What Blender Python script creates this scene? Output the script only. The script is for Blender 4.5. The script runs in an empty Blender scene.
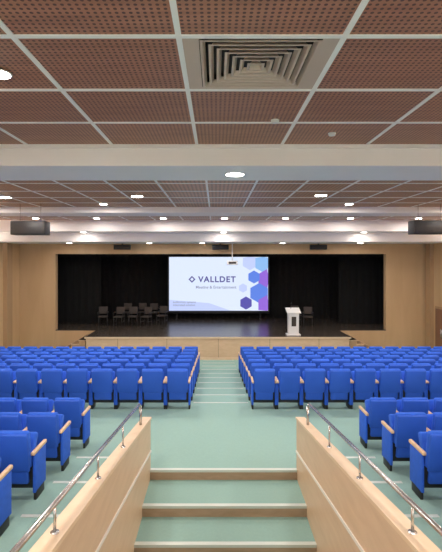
import bpy, bmesh, math, random
from mathutils import Matrix, Vector
random.seed(3)
S = bpy.context.scene
COL = S.collection
F = 440.0
EYE = 3.35   # all coordinates below are relative to eye height; shifted up at the end

# ---------------- materials ----------------
def newmat(name):
    m = bpy.data.materials.new(name); m.use_nodes = True
    nt = m.node_tree
    return m, nt, nt.nodes['Principled BSDF']
def plain(name, c, rough=0.6, metal=0.0, emit=None, es=0, var=0.0, scale=20):
    m, nt, b = newmat(name)
    b.inputs['Base Color'].default_value = (*c, 1)
    b.inputs['Roughness'].default_value = rough
    b.inputs['Metallic'].default_value = metal
    if emit:
        b.inputs['Emission Color'].default_value = (*emit, 1)
        b.inputs['Emission Strength'].default_value = es
    if var > 0:
        tc = nt.nodes.new('ShaderNodeTexCoord'); n = nt.nodes.new('ShaderNodeTexNoise')
        n.inputs['Scale'].default_value = scale; n.inputs['Detail'].default_value = 4
        nt.links.new(tc.outputs['Object'], n.inputs['Vector'])
        r = nt.nodes.new('ShaderNodeMapRange')
        r.inputs['From Min'].default_value = .3; r.inputs['From Max'].default_value = .7
        r.inputs['To Min'].default_value = 1-var; r.inputs['To Max'].default_value = 1+var
        nt.links.new(n.outputs['Fac'], r.inputs['Value'])
        mx = nt.nodes.new('ShaderNodeVectorMath'); mx.operation = 'SCALE'
        mx.inputs[0].default_value = c
        nt.links.new(r.outputs['Result'], mx.inputs['Scale'])
        nt.links.new(mx.outputs['Vector'], b.inputs['Base Color'])
    return m
def wood(name, c1, c2, scale=(1, 1, 1), rough=0.4, nscale=3):
    m, nt, b = newmat(name)
    tc = nt.nodes.new('ShaderNodeTexCoord'); mp = nt.nodes.new('ShaderNodeMapping')
    mp.inputs['Scale'].default_value = scale
    n = nt.nodes.new('ShaderNodeTexNoise'); n.inputs['Scale'].default_value = nscale
    n.inputs['Detail'].default_value = 6; n.inputs['Distortion'].default_value = .6
    r = nt.nodes.new('ShaderNodeValToRGB')
    r.color_ramp.elements[0].position = .3; r.color_ramp.elements[1].position = .7
    r.color_ramp.elements[0].color = (*c1, 1); r.color_ramp.elements[1].color = (*c2, 1)
    L = nt.links.new
    L(tc.outputs['Object'], mp.inputs['Vector']); L(mp.outputs['Vector'], n.inputs['Vector'])
    L(n.outputs['Fac'], r.inputs['Fac']); L(r.outputs['Color'], b.inputs['Base Color'])
    b.inputs['Roughness'].default_value = rough
    return m
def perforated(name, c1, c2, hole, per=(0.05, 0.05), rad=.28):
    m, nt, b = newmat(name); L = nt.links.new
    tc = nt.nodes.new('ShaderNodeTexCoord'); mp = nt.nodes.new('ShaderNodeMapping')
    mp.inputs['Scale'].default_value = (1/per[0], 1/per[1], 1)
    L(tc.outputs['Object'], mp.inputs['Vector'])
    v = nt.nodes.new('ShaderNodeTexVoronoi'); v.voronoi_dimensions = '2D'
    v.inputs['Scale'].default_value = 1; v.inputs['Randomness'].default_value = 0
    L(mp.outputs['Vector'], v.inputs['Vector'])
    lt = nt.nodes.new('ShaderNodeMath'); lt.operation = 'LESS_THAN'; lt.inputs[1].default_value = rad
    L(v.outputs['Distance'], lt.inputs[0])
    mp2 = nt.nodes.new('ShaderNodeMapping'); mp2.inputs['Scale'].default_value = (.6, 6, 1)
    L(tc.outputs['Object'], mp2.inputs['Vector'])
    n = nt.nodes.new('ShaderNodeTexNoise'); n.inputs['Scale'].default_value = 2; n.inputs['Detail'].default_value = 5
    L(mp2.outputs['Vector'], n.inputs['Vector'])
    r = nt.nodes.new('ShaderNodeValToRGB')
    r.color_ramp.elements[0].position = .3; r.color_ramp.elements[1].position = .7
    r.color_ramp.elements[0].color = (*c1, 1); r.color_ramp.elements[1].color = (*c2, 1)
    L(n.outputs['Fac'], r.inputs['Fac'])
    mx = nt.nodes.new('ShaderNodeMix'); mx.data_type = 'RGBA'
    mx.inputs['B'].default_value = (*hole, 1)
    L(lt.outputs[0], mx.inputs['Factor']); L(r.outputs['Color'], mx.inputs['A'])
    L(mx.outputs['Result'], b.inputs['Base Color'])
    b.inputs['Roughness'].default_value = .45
    return m

M = {}
M['carpet'] = plain('carpet_green', (.26, .42, .375), .95, var=.03, scale=30)
M['perf'] = perforated('perforated_wood', (.36, .145, .08), (.47, .205, .115), (.09, .035, .02), (.055, .055), .27)
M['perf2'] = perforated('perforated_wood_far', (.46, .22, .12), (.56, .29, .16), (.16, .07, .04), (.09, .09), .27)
M['tee'] = plain('grid_white', (.94, .91, .89), .5)
M['plaster'] = plain('plaster_cream', (.93, .89, .865), .7, var=.01, scale=2)
M['tan'] = wood('tan_wall_wood', (.54, .365, .20), (.60, .415, .235), (1, 1, .2), .5, 2)
M['tan2'] = wood('tan_wall_dark', (.40, .26, .14), (.46, .30, .17), (1, 1, .2), .5, 2)
M['panel'] = wood('birch_panel', (.64, .455, .29), (.71, .52, .345), (2, 1, 6), .4, 2)
M['cap'] = wood('panel_cap', (.74, .56, .38), (.82, .64, .45), (2, 1, 2), .4, 4)
M['strip'] = plain('pale_strip', (.85, .82, .76), .4)
M['nosing'] = plain('nosing_alu', (.60, .66, .61), .4, .2)
M['riser'] = wood('riser_wood', (.34, .24, .15), (.42, .30, .20), (1, 1, 4), .5, 4)
M['steel'] = plain('stainless', (.62, .62, .62), .25, .95)
M['blue'] = plain('fabric_blue', (.020, .120, .66), .8, var=.06, scale=14)
M['blue2'] = plain('fabric_blue_shell', (.018, .105, .60), .6)
M['arm'] = wood('beech_arm', (.70, .47, .27), (.80, .55, .34), (1, 6, 1), .35, 3)
M['black'] = plain('black_plastic', (.012, .012, .014), .5)
M['blackcloth'] = plain('black_velvet', (.0025, .0027, .003), 1.0)
M['stage'] = wood('stage_floor', (.055, .045, .038), (.085, .070, .058), (.4, 4, 1), .25, 2)
M['white'] = plain('white_paint', (.8, .8, .8), .45)
M['lamp'] = plain('lamp_lens', (1, 1, 1), .5, emit=(1, .95, .86), es=25)
M['diff'] = plain('diffuser_paint', (.60, .45, .37), .5)
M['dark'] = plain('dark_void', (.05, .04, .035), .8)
M['door'] = wood('door_wood', (.20, .09, .05), (.26, .12, .07), (3, 1, .3), .4, 3)
def em(name, c, s=1.0):
    m, nt, b = newmat(name)
    b.inputs['Base Color'].default_value = (.02, .02, .02, 1); b.inputs['Roughness'].default_value = .9
    b.inputs['Emission Color'].default_value = (*c, 1); b.inputs['Emission Strength'].default_value = s
    return m
M['scr'] = em('screen_image', (.66, .74, .90), 1.12)
M['scr2'] = em('screen_tint', (.50, .58, .88), 1.1)
M['hexA'] = em('hex_blue', (.12, .24, .80), 1)
M['hexB'] = em('hex_purple', (.30, .14, .70), 1)
M['hexC'] = em('hex_light', (.28, .52, .90), 1)
M['hexD'] = em('hex_navy', (.10, .09, .42), 1)
M['txt'] = em('text_navy', (.08, .07, .30), 1)
M['txt2'] = em('text_grey', (.30, .33, .5), 1)

# ---------------- mesh builder ----------------
class MB:
    def __init__(s): s.bm = bmesh.new(); s.mats = []
    def mi(s, k):
        if k not in s.mats: s.mats.append(k)
        return s.mats.index(k)
    def box(s, x0, x1, y0, y1, z0, z1, k, bev=0, rot=None, piv=None, seg=2):
        t = bmesh.new(); bmesh.ops.create_cube(t, size=1)
        c = Vector(((x0+x1)/2, (y0+y1)/2, (z0+z1)/2))
        bmesh.ops.scale(t, vec=(abs(x1-x0), abs(y1-y0), abs(z1-z0)), verts=t.verts)
        if bev: bmesh.ops.bevel(t, geom=list(t.edges), offset=bev, segments=seg, affect='EDGES', profile=.5)
        bmesh.ops.translate(t, vec=c, verts=t.verts)
        if rot is not None:
            bmesh.ops.rotate(t, cent=piv or c, matrix=rot, verts=t.verts)
        s.add(t, k, smooth=bev > 0)
    def add(s, t, k, smooth=False):
        i = s.mi(k)
        vm = {}
        for v in t.verts: vm[v] = s.bm.verts.new(v.co)
        for f in t.faces:
            try:
                nf = s.bm.faces.new([vm[v] for v in f.verts]); nf.material_index = i; nf.smooth = smooth
            except ValueError: pass
        t.free()
    def cyl(s, p0, p1, r, k, r2=None, seg=12, smooth=True):
        p0 = Vector(p0); p1 = Vector(p1); d = p1-p0
        t = bmesh.new()
        bmesh.ops.create_cone(t, cap_ends=True, segments=seg, radius1=r, radius2=r if r2 is None else r2, depth=d.length)
        q = Vector((0, 0, 1)).rotation_difference(d.normalized()).to_matrix().to_4x4()
        bmesh.ops.transform(t, matrix=Matrix.Translation((p0+p1)/2) @ q, verts=t.verts)
        s.add(t, k, smooth)
    def poly(s, pts, k):
        f = s.bm.faces.new([s.bm.verts.new(p) for p in pts]); f.material_index = s.mi(k)
    def prism(s, prof, x0, x1, k):
        """profile in (y,z), extruded in x"""
        t = bmesh.new()
        a = [t.verts.new((x0, p[0], p[1])) for p in prof]; b = [t.verts.new((x1, p[0], p[1])) for p in prof]
        t.faces.new(a); t.faces.new(b[::-1]); n = len(prof)
        for i in range(n): t.faces.new((a[i], b[i], b[(i+1) % n], a[(i+1) % n]))
        bmesh.ops.recalc_face_normals(t, faces=t.faces)
        s.add(t, k)
    def mesh(s, name):
        me = bpy.data.meshes.new(name); s.bm.to_mesh(me); s.bm.free()
        for k in s.mats: me.materials.append(M[k])
        return me
    def obj(s, name, loc=(0, 0, 0), parent=None, rz=0):
        return inst(name, s.mesh(name), loc, parent, rz)
def inst(name, me, loc=(0, 0, 0), parent=None, rz=0):
    o = bpy.data.objects.new(name, me); o.location = loc; o.rotation_euler = (0, 0, rz); COL.objects.link(o)
    if parent: o.parent = parent
    return o
def empty(name, loc=(0, 0, 0)):
    o = bpy.data.objects.new(name, None); o.location = loc; COL.objects.link(o); return o

XL, XR = -9.2, 9.9
YB, YP = -3.0, 20.6
BOT = -5.2
WL, WR = -1.04, 1.28   # vomitory inner faces
WT = .12
# ---------------- floor ----------------
f = MB()
f.box(XL, XR, 6.95, 10.2, BOT, -3.35, 'carpet')
z = -3.35
for k in range(10):
    y0 = 10.2+.9*k; z -= .1
    y1 = y0+.9 if k < 9 else YP
    f.box(XL, XR, y0, y1, BOT, z, 'carpet')
tiers = [(6.1, 7.12, -3.22), (5.1, 6.1, -3.10), (4.1, 5.1, -2.98), (3.2, 4.1, -2.86), (2.3, 3.2, -2.45), (1.4, 2.3, -2.0)]
for (a, b, zz) in tiers:
    f.box(XL, WL-WT, a, b, BOT, zz, 'carpet'); f.box(WR+WT, XR, a, b, BOT, zz, 'carpet')
f.box(XL, WL-WT, YB, 1.4, BOT, -1.6, 'carpet'); f.box(WR+WT, XR, YB, 1.4, BOT, -1.6, 'carpet')
f.box(WL-WT, WR+WT, YB, 1.4, -1.85, -1.6, 'carpet')
st = [(6.95, 6.21, -3.5), (6.21, 5.60, -3.65), (5.60, 4.98, -3.8), (4.98, 4.36, -3.95), (4.36, 3.74, -4.1), (3.74, YB, -4.25)]
for (b, a, zz) in st:
    f.box(WL, WR, a, b, BOT, zz, 'carpet')
f.obj('floor')
# nosings
n = MB()
pz = -3.35
for (b, a, zz) in st:
    n.box(WL, WR, b-.012, b+.055, pz-.03, pz+.006, 'nosing')
    n.box(WL, WR, b-.008, b, zz, pz-.03, 'riser')
    pz = zz
z = -3.35
for k in range(10):
    y0 = 10.2+.9*k
    n.box(-.52, .74, y0-.04, y0+.006, z-.02, z+.005, 'nosing'); z -= .1
for (a, b, zz) in tiers[:4]:
    n.box(-2.25, WL-WT, b-.045, b+.006, zz-.02, zz+.005, 'nosing')
    n.box(WR+WT, 2.57, b-.045, b+.006, zz-.02, zz+.005, 'nosing')
n.obj('trim_1')

# ---------------- vomitory walls ----------------
def wtop(y): return -2.57+(7.0-y)*.165
for side, xi, sg in (('left', WL, -1), ('right', WR, 1)):
    w = MB()
    xo = xi+sg*WT
    a, b = min(xi, xo), max(xi, xo)
    w.prism([(7.0, -3.35), (7.0, wtop(7.0)), (1.4, wtop(1.4)), (1.4, BOT), (6.94, BOT), (6.94, -3.35)], a, b, 'panel')
    w.prism([(7.02, wtop(7.0)), (7.02, wtop(7.0)+.035), (1.4, wtop(1.4)+.035), (1.4, wtop(1.4))], a-.012, b+.012, 'cap')
    sx = xi-sg*.012
    w.prism([(7.0, wtop(7)-.52), (7.0, wtop(7)-.485), (1.4, wtop(1.4)-.485), (1.4, wtop(1.4)-.52)], min(xi, sx), max(xi, sx), 'strip')
    w.obj('wall_vomitory_'+side)
    r = MB(); xc = (a+b)/2
    def rz(y): return -2.10+(6.3-y)*.128
    r.cyl((xc, 6.3, rz(6.3)), (xc, 1.5, rz(1.5)), .02, 'steel')
    r.cyl((xc, 6.3, rz(6.3)), (xc, 6.42, rz(6.3)-.06), .02, 'steel')
    r.cyl((xc, 6.42, rz(6.3)-.06), (xc, 6.42, wtop(6.42)+.035), .02, 'steel')
    for y in (5.2, 4.1, 3.0, 1.9):
        r.cyl((xc, y, wtop(y)+.035), (xc, y, rz(y)), .011, 'steel')
        r.cyl((xc, y, wtop(y)+.035), (xc, y, wtop(y)+.045), .03, 'steel')
    r.obj('handrail')

# ---------------- chairs ----------------
c = MB()
R = Matrix.Rotation(math.radians(9), 3, 'X')
pv = Vector((0, 0, .36))
c.box(-.228, .228, -.015, .065, .42, .925, 'blue', .035, R, pv, 3)     # front cushion
c.box(-.222, .222, -.045, -.005, .40, .905, 'blue2', .018, R, pv)     # rear shell
c.box(-.19, .19, -.03, .03, .22, .46, 'blue2', .02, R, pv)
R2 = Matrix.Rotation(math.radians(68), 3, 'X')
c.box(-.215, .215, .08, .50, .39, .49, 'blue', .035, R2, Vector((0, .10, .42)), 3)
c.box(-.235, .235, .05, .22, .14, .42, 'black', .02)
for sx in (-1, 1):
    a, b = sorted((sx*.236, sx*.274))
    c.box(a, b, .01, .36, .10, .59, 'blue', .010)
    c.box(a, b, .04, .30, 0, .12, 'black', .004)
    a, b = sorted((sx*.225, sx*.2745))
    c.box(a, b, -.03, .40, .59, .638, 'arm', .014)
chair = c.mesh('auditorium_chair')
def row(x_start, direction, count, y, z, pitch=.55):
    for i in range(count):
        inst('auditorium_chair', chair, (x_start+direction*(.275+i*pitch), y, z))
for i in range(7):
    y = 9.7+.9*i; zz = -3.35-.1*i
    row(-.57, -1, 13, y, zz); row(.79, 1, 14, y, zz)
for (y, zz) in ((7.7, -3.35), (6.6, -3.22), (5.6, -3.10), (4.6, -2.98)):
    row(-2.3, -1, 10, y, zz, .56); row(2.62, 1, 10, y, zz, .56)

# ---------------- walls ----------------
TOP = 2.2
w = MB(); w.box(XL-.2, XL, YB-.2, YP, BOT, TOP, 'tan'); w.obj('wall_left')
w = MB(); w.box(XR, XR+.2, YB-.2, YP, BOT, TOP, 'tan'); w.obj('wall_right')
nt_ = 2
for y in (-1, 2, 5, 8, 11, 14):
    zb = -1.55 if y < 1 else (-2.9 if y < 6 else (-3.3 if y < 10 else -3.9))
    w = MB(); w.box(XL, XL+.06, y, y+2.2, zb, 1.0, 'tan2'); w.obj('trim_%d' % nt_); nt_ += 1
    w = MB(); w.box(XR-.06, XR, y, y+2.2, zb, 1.0, 'tan2'); w.obj('trim_%d' % nt_); nt_ += 1
w = MB(); w.box(XL, XL+.18, 19.0, 19.5, -4.35, .65, 'tan2'); w.obj('trim_%d' % nt_); nt_ += 1
w = MB(); w.box(XR-.18, XR, 20.0, 20.4, -4.35, .65, 'tan2'); w.obj('trim_%d' % nt_); nt_ += 1
d = MB()
d.box(XR-.05, XR-.002, 18.4, 19.8, -4.35, -2.15, 'tan2'); d.box(XR-.075, XR-.03, 18.5, 19.09, -4.33, -2.25, 'door'); d.box(XR-.075, XR-.03, 19.11, 19.7, -4.33, -2.25, 'door')
d.cyl((XR-.13, 19.05, -3.5), (XR-.13, 19.05, -3.1), .015, 'steel')
d.cyl((XR-.13, 19.15, -3.5), (XR-.13, 19.15, -3.1), .015, 'steel')
d.obj('door_1')
w = MB(); w.box(XL-.2, XR+.2, YB-.2, YB, BOT, TOP, 'plaster'); w.obj('wall_back')
# proscenium
OL, OR_, OT = -7.52, 7.96, .19
SF = -3.37
w = MB(); w.box(XL, OL, YP, YP+.3, BOT, OT, 'tan'); w.obj('wall_proscenium_left')
w = MB(); w.box(OR_, XR, YP, YP+.3, BOT, OT, 'tan'); w.obj('wall_proscenium_right')
w = MB(); w.box(XL, XR, YP, YP+.3, OT, .75, 'tan'); w.obj('wall_proscenium_header')
w = MB(); w.box(-9.0, 9.6, 25.0, 25.2, BOT, 2.2, 'blackcloth'); w.obj('wall_stage_back')
w = MB(); w.box(-9.2, -9.0, YP+.3, 25.2, BOT, 2.2, 'blackcloth'); w.obj('wall_stage_left')
w = MB(); w.box(9.6, 9.8, YP+.3, 25.2, BOT, 2.2, 'blackcloth'); w.obj('wall_stage_right')
w = MB(); w.box(-9.0, 9.6, YP+.3, 25.0, 2.0, 2.2, 'blackcloth'); w.obj('ceiling_stage')
s = MB()
s.box(-8.98, 9.58, YP+.305, 24.98, SF-.1, SF, 'stage'); s.box(OL+.005, OR_-.005, YP-.002, YP+.305, SF-.03, SF, 'stage')
s.box(OL+.005, OR_-.005, YP+.002, YP+.29, -4.35, SF-.03, 'tan')
s.box(-5.6, 5.75, 18.77, YP-.002, SF-.05, SF, 'stage')
s.box(-5.55, 5.70, 18.80, YP-.002, -4.35, SF-.05, 'panel')
s.box(-5.62, 5.77, 18.75, 18.79, SF-.07, SF-.0, 'cap')
for x in (-4.2, -2.1, 0.1, 2.3, 4.4):
    s.box(x-.005, x+.005, 18.795, 18.80, -4.33, SF-.07, 'dark')
s.box(-5.55, 5.70, 18.785, 18.80, -4.35, -4.25, 'cap')
for x in (-1.6, 1.5): s.box(x-.1, x+.1, 18.785, 18.80, -4.0, -3.9, 'white')
s.obj('stage')
for sg, x0 in ((-1, -5.62), (1, 5.77)):
    t = MB()
    for i in range(5):
        a = x0+sg*.30*i; b = x0+sg*.30*(i+1); zt = SF-.163*(i+1)
        t.box(min(a, b), max(a, b), 18.95, 20.4, -4.35, zt, 'tan2')
        t.box(min(a, b)-.02, max(a, b)+.02, 18.93, 20.42, zt-.04, zt, 'panel')
    t.obj('stage_steps')

# curtains
def curtain(name, x0, x1, y, z0, z1, amp=.03, wl=.36, horiz=True):
    bm = bmesh.new(); n = int(abs(x1-x0)/.04); pr = None
    for i in range(n+1):
        u = x0+(x1-x0)*i/n; o = amp*math.sin(2*math.pi*u/wl)+.02*math.sin(u*3.1)
        p = (u, y+o) if horiz else (y+o, u)
        a = bm.verts.new((p[0], p[1], z0)); b = bm.verts.new((p[0], p[1], z1))
        if pr: 
            fc = bm.faces.new((pr[0], a, b, pr[1])); fc.smooth = True
        pr = (a, b)
    me = bpy.data.meshes.new(name); bm.to_mesh(me); bm.free(); me.materials.append(M['blackcloth'])
    return inst(name, me)
curtain('stage_backdrop_curtain', -8.9, 9.5, 24.75, SF+.01, 1.9)
curtain('stage_side_curtain', -8.9, -5.9, 22.6, SF+.01, 1.9)
curtain('stage_side_curtain', 6.3, 9.5, 22.6, SF+.01, 1.9)
curtain('stage_valance_curtain', -8.9, 9.5, 21.2, .05, 1.9)

# screen
E = empty('projection_screen', (.14, 24.2, -1.42))
SX0, SX1, SZ0, SZ1 = -2.72, 2.72, -1.48, 1.5
q = MB()
q.box(SX0-.08, SX1+.08, .01, .05, SZ0-.08, SZ1+.08, 'black')
q.box(SX0, SX1, 0, .012, SZ0, SZ1, 'scr')
q.poly([(SX0, -.002, SZ0), (SX0+3.4, -.002, SZ0), (SX0+2.2, -.002, SZ0+.42), (SX0, -.002, SZ0+.6)], 'scr2')
for x in (-2.3, 2.3):
    q.box(x-.03, x+.03, .01, .05, -1.95, SZ0, 'black'); q.box(x-.04, x+.04, -.25, .30, -1.95, -1.92, 'black')
q.cyl((SX0-.1, .03, SZ0-.12), (SX1+.1, .03, SZ0-.12), .05, 'black')
q.obj('screen_surface', parent=E)
h = MB(); h_i = 0
PX = 24.2/F
def hexa(px, py, r, k):
    global h_i
    h_i += 1
    cx = (px-216)*PX-.14; cz = -(py-258)*PX+1.42; pts = []
    for a in range(6):
        an = math.pi/6+a*math.pi/3
        pts.append((min(max(cx+r*math.cos(an), SX0), SX1), -.004-.0012*h_i, min(max(cz+r*math.sin(an), SZ0), SZ1)))
    h.poly(pts, k)
hexa(250, 262, .45, 'scr2')
hexa(264, 263, .55, 'hexC'); hexa(267, 279, .55, 'hexB'); hexa(254, 277, .36, 'hexA')
hexa(259, 293, .55, 'hexA'); hexa(246, 303, .36, 'hexD'); hexa(267, 305, .55, 'hexB'); hexa(243, 288, .25, 'scr2')
lx, lz = (192-216)*PX-.14, -(279.3-258)*PX+1.42
for (r0, k, yy) in ((.19, 'txt', -.02), (.10, 'scr', -.024)):
    h.poly([(lx-r0, yy, lz), (lx, yy, lz-r0), (lx+r0, yy, lz), (lx, yy, lz+r0)], k)
h.obj('hexagons', parent=E)
def text(body, px, py, size, k, align='CENTER', bold=0.0, sp=1.0):
    cu = bpy.data.curves.new('t', 'FONT'); cu.body = body; cu.size = size; cu.align_x = align; cu.offset = bold; cu.space_character = sp
    o = bpy.data.objects.new('t', cu); COL.objects.link(o)
    bpy.context.view_layer.update()
    me = bpy.data.meshes.new_from_object(o.evaluated_get(bpy.context.evaluated_depsgraph_get()))
    bpy.data.objects.remove(o)
    me.materials.clear(); me.materials.append(M[k])
    t = inst('caption', me, ((px-216)*PX-.14, -.012, -(py-258)*PX+1.42), E); t.rotation_euler = (math.pi/2, 0, 0)
text('VALLDET', 217, 282, .44, 'txt', bold=.012, sp=1.18)
text('Meeting & Entertainment', 216, 288.5, .22, 'txt2', bold=.004)
text('auditorium systems\nintegrated solution', 173, 303, .16, 'txt2', 'LEFT', .003)

# podium
p = MB()
p.box(-.30, .30, -.22, .22, 0, .05, 'white', .01)
p.prism([(-.17, .05), (-.22, .98), (.20, .98), (.16, .05)], -.22, .22, 'white')
p.prism([(-.27, .97), (-.27, 1.01), (.24, 1.17), (.24, 1.11)], -.30, .30, 'white')
p.prism([(-.1925, .40), (-.222, .82), (-.214, .82), (-.1845, .40)], -.10, .10, 'dark')
p.cyl((-.08, .12, 1.1), (-.08, .02, 1.38), .008, 'black'); p.cyl((-.08, .02, 1.38), (-.08, -.03, 1.41), .018, 'black')
p.obj('podium', (3.38, 19.3, SF))
# stage chairs
k = MB()
for sx in (-1, 1):
    k.cyl((sx*.21, -.2, 0), (sx*.20, -.19, .44), .014, 'black'); k.cyl((sx*.21, .22, 0), (sx*.20, .2, .44), .014, 'black')
    k.cyl((sx*.20, .2, .44), (sx*.20, .28, .90), .014, 'black')
    k.cyl((sx*.21, -.2, .22), (sx*.21, .22, .22), .010, 'black')
    k.box(sx*.24-.02, sx*.24+.02, -.18, .24, .64, .67, 'black', .008); k.cyl((sx*.24, -.16, .44), (sx*.24, -.16, .65), .012, 'black')
k.box(-.23, .23, -.22, .22, .43, .49, 'dark', .02); k.box(-.21, .21, .235, .27, .56, .92, 'dark', .015, Matrix.Rotation(math.radians(-9), 3, 'X'))
sc = k.mesh('stage_chair')
for px, yy, r in ((103, 21.9, .2), (119, 21.8, -.1), (133, 21.9, .1), (146, 21.8, -.3), (128, 23.6, .2), (142, 23.7, 0), (155, 23.5, .3), (162, 22.2, -.2), (296, 22.4, .1), (308, 21.8, -.2)):
    inst('stage_chair', sc, ((px-216)*yy/F, yy, SF+.004), rz=r)

# ---------------- ceiling ----------------
H = 1.9
c = MB()
gx0, gx1, gy0, gy1 = -.32, 1.10, 3.76, 4.94
c.box(XL, gx0, YB, 7.4, H, H+.05, 'perf'); c.box(gx1, XR, YB, 7.4, H, H+.05, 'perf')
c.box(gx0, gx1, YB, gy0, H, H+.05, 'perf'); c.box(gx0, gx1, gy1, 7.4, H, H+.05, 'perf')
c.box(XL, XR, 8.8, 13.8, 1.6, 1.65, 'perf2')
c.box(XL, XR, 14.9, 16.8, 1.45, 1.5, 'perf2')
c.box(XL-.2, XR+.2, YB-.2, YP+.3, 2.35, 2.45, 'plaster')
c.obj('ceiling')
g = MB()
def grid(xs, ys, x0, x1, y0, y1, zc, wd):
    for x in xs:
        if x0 < x < x1: g.box(x-wd/2, x+wd/2, y0, y1, zc-.012, zc, 'tee')
    for y in ys:
        if y0 <= y <= y1: g.box(x0, x1, y-wd/2, y+wd/2, zc-.0125, zc-.001, 'tee')
grid([-.32+1.42*i for i in range(-7, 8)], [3.76+1.2*i for i in range(-6, 4)], XL, XR, YB, 7.4, H, .05)
grid([-.2+1.05*i for i in range(-9, 11)], [9.4+1.1*i for i in range(5)], XL, XR, 8.8, 13.8, 1.6, .045)
grid([-.2+1.05*i for i in range(-9, 11)], [15.5, 16.2], XL, XR, 14.9, 16.8, 1.45, .045)
g.obj('ceiling_grid')
b = MB()
b.box(XL, XR, 7.4, 8.8, 1.55, 2.3, 'plaster')
b.box(XL, XR, 7.34, 7.4, 1.84, 1.9, 'plaster')
b.obj('ceiling_beam')
b = MB(); b.box(XL, XR, 13.8, 14.9, 1.42, 2.3, 'plaster'); b.obj('ceiling_beam')
b = MB(); b.box(XL, XR, 16.8, 17.7, 1.02, 2.3, 'plaster'); b.obj('ceiling_beam')
b = MB(); b.box(XL, XR, 17.7, YP, .66, 2.3, 'plaster'); b.box(XL, XR, YP, YP+.3, .76, 2.3, 'plaster'); b.obj('ceiling_soffit')
# diffuser
df = MB()
cx, cy = (gx0+gx1)/2, (gy0+gy1)/2
hx, hy = (gx1-gx0)/2, (gy1-gy0)/2
def frame(mb, ax, ay, z0, bx, by, z1, k, th=.006):
    for (P, Q) in (((-1, -1), (1, -1)), ((1, -1), (1, 1)), ((1, 1), (-1, 1)), ((-1, 1), (-1, -1))):
        for o in (0, th):
            mb.poly([(cx+P[0]*ax, cy+P[1]*ay, z0+o), (cx+Q[0]*ax, cy+Q[1]*ay, z0+o), (cx+Q[0]*bx, cy+Q[1]*by, z1+o), (cx+P[0]*bx, cy+P[1]*by, z1+o)], k)
DW = .54
frame(df, hx, hy, H-.004, DW, DW, H-.004, 'diff')
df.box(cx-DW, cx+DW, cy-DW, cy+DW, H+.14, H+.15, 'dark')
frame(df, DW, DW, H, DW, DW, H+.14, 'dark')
for i in range(7):
    a = DW-.006-.075*i
    frame(df, a, a, H-.014, a-.022, a-.022, H-.014, 'diff', .003)
    frame(df, a-.022, a-.022, H-.014, a-.048, a-.048, H+.03, 'diff', .003)
df.obj('air_diffuser')

# downlights
lm = MB()
lm.cyl((0, 0, -.012), (0, 0, 0), .11, 'white', seg=24); lm.cyl((0, 0, -.018), (0, 0, -.012), .095, 'lamp', seg=24)
lmm = lm.mesh('downlight')
LC = (1, .91, .85)
def down(x, y, z, P=60, s=1.0):
    o = inst('downlight', lmm, (x, y, z-.001)); o.scale = (s*1.15, s*1.15, 1)
    L = bpy.data.lights.new('lamp', 'AREA'); L.shape = 'DISK'; L.size = .2; L.energy = P*1.2; L.color = LC
    lo = bpy.data.objects.new('lamp', L); lo.location = (0, 0, -.03); COL.objects.link(lo); lo.parent = o
def dpx(px, py, z, **k):
    y = F*z/(258-py); down((px-216)*y/F, y, z, **k)
dpx(-1, 73, 1.888, P=60)
down(5.3, 4.6, 1.888)
for x in (-5.3, -1.7, 1.8, 5.3): 
    for y in (1.2, -1.6): down(x+.2, y, 1.888)  # extra downlights out of view, added for bounce light on the ceiling
dpx(235, 174, 1.55, s=1.5); down(-4.6, 8.12, 1.55); down(5.3, 8.12, 1.55)
for px, py in ((137, 196), (321, 195), (5, 197), (505, 196)): dpx(px, py, 1.588, s=1.3)
for x in (-6.5, -4.3, -1.9, .3, 2.5, 4.84, 7.3): down(x, 15.85, 1.438, 25)
for x in (-7.0, -3.3, 3.9, 7.6): down(x, 12.9, 1.588, 40)
for x in (-6.4, -2.9, -.6, 2.9, 6.3): down(x, 19.2, .66, 19)
for x in (-5.2, .3, 5.8): down(x, 17.25, 1.02, 8)

# added fill uplights, out of view on side and rear walls, to brighten ceiling
um = MB()
um.prism([(-.30, .06), (.30, .06), (.22, -.10), (-.22, -.10)], 0, .16, 'steel')
um.box(.02, .14, -.26, .26, .061, .066, 'lamp')
ume = um.mesh('fill_uplight')
def up(x, y, z, rz, P, tilt):
    o = inst('fill_uplight', ume, (x, y, z), rz=rz)
    L = bpy.data.lights.new('fill_lamp', 'AREA'); L.shape = 'RECTANGLE'; L.size = .16; L.size_y = .6; L.energy = P; L.color = LC
    lo = bpy.data.objects.new('fill_lamp', L); lo.location = (.10, 0, .09); COL.objects.link(lo); lo.parent = o
    lo.rotation_euler = (0, math.radians(180-tilt), 0)   # shine up, leaning into the hall
for y, P in ((.2, 125), (4.2, 125), (7.4, 120), (10.4, 110), (13.4, 90), (16.4, 45)):
    up(XL, y, -.2, 0, P, 38); up(XR, y, -.2, math.pi, P, 38)
for x in (-7, -3.5, .3, 4.1, 7.6):
    up(x, YB, .2, math.pi/2, 270, 60)

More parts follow.
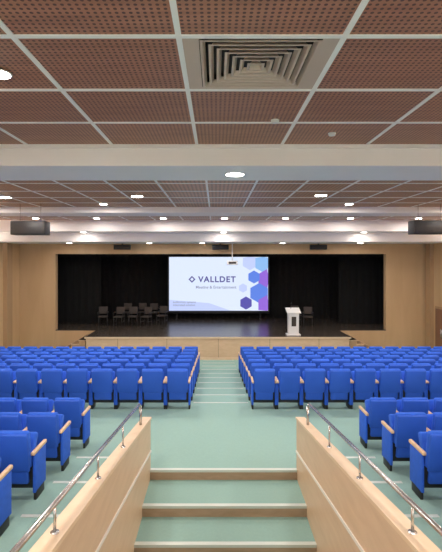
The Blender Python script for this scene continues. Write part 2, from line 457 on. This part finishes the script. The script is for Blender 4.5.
# hanging speakers
def speaker(x, y, z, wd, hh):
    m = MB(); m.box(-wd/2, wd/2, -.2, .2, -hh/2, hh/2, 'black', .02)
    m.box(-wd/2+.03, wd/2-.03, -.215, -.2, -hh/2+.03, hh/2-.03, 'black', .004)
    for sx in (-1, 1):
        m.cyl((sx*wd*.3, 0, hh/2), (sx*wd*.3, 0, 1.6-z), .006, 'steel')
    m.obj('hanging_speaker', (x, y, z))
speaker(-5.48, 13.0, .88, 1.02, .40); speaker(6.30, 13.0, .90, 1.10, .40)
for x in (-4.3, .2, 4.7):
    m = MB(); m.box(-.38, .38, -.12, .12, -.11, .11, 'black', .02)
    m.box(-.03, .03, -.03, .03, .1, .16, 'black'); m.obj('stage_floodlight', (x, 20.2, .498))
# projector
m = MB()
m.box(-.22, .22, -.17, .17, -.09, .09, 'white', .025); m.cyl((0, .17, 0), (0, .21, 0), .05, 'black')
m.cyl((0, 0, .09), (0, 0, .86), .02, 'white'); m.box(-.1, .1, -.1, .1, .84, .86, 'white'); m.box(-.15, .15, -.175, -.168, -.04, .04, 'dark')
m.obj('ceiling_projector', (.68, 18.4, -.20))
for px, py in ((332, 133), (275, 120)):
    y = F*H/(258-py)
    m = MB(); m.cyl((0, 0, -.04), (0, 0, 0), .05, 'white', .06); m.obj('smoke_detector', ((px-216)*y/F, y, H))

# ---------------- camera / world ----------------
cam = bpy.data.cameras.new('camera'); co = bpy.data.objects.new('camera', cam); COL.objects.link(co)
cam.sensor_fit = 'HORIZONTAL'; cam.sensor_width = 36; cam.lens = 36*F/442
cam.shift_x = 5/442; cam.shift_y = -18/442
co.location = (0, 0, 0); co.rotation_euler = (math.pi/2, 0, 0); cam.clip_start = .05
S.camera = co
W = bpy.data.worlds.new('world'); S.world = W; W.use_nodes = True
W.node_tree.nodes['Background'].inputs[0].default_value = (.8, .85, 1, 1); W.node_tree.nodes['Background'].inputs[1].default_value = .3
S.view_settings.view_transform = 'Standard'; S.view_settings.exposure = 0.05
for o in list(COL.objects):
    if o.parent is None: o.location.z += EYE
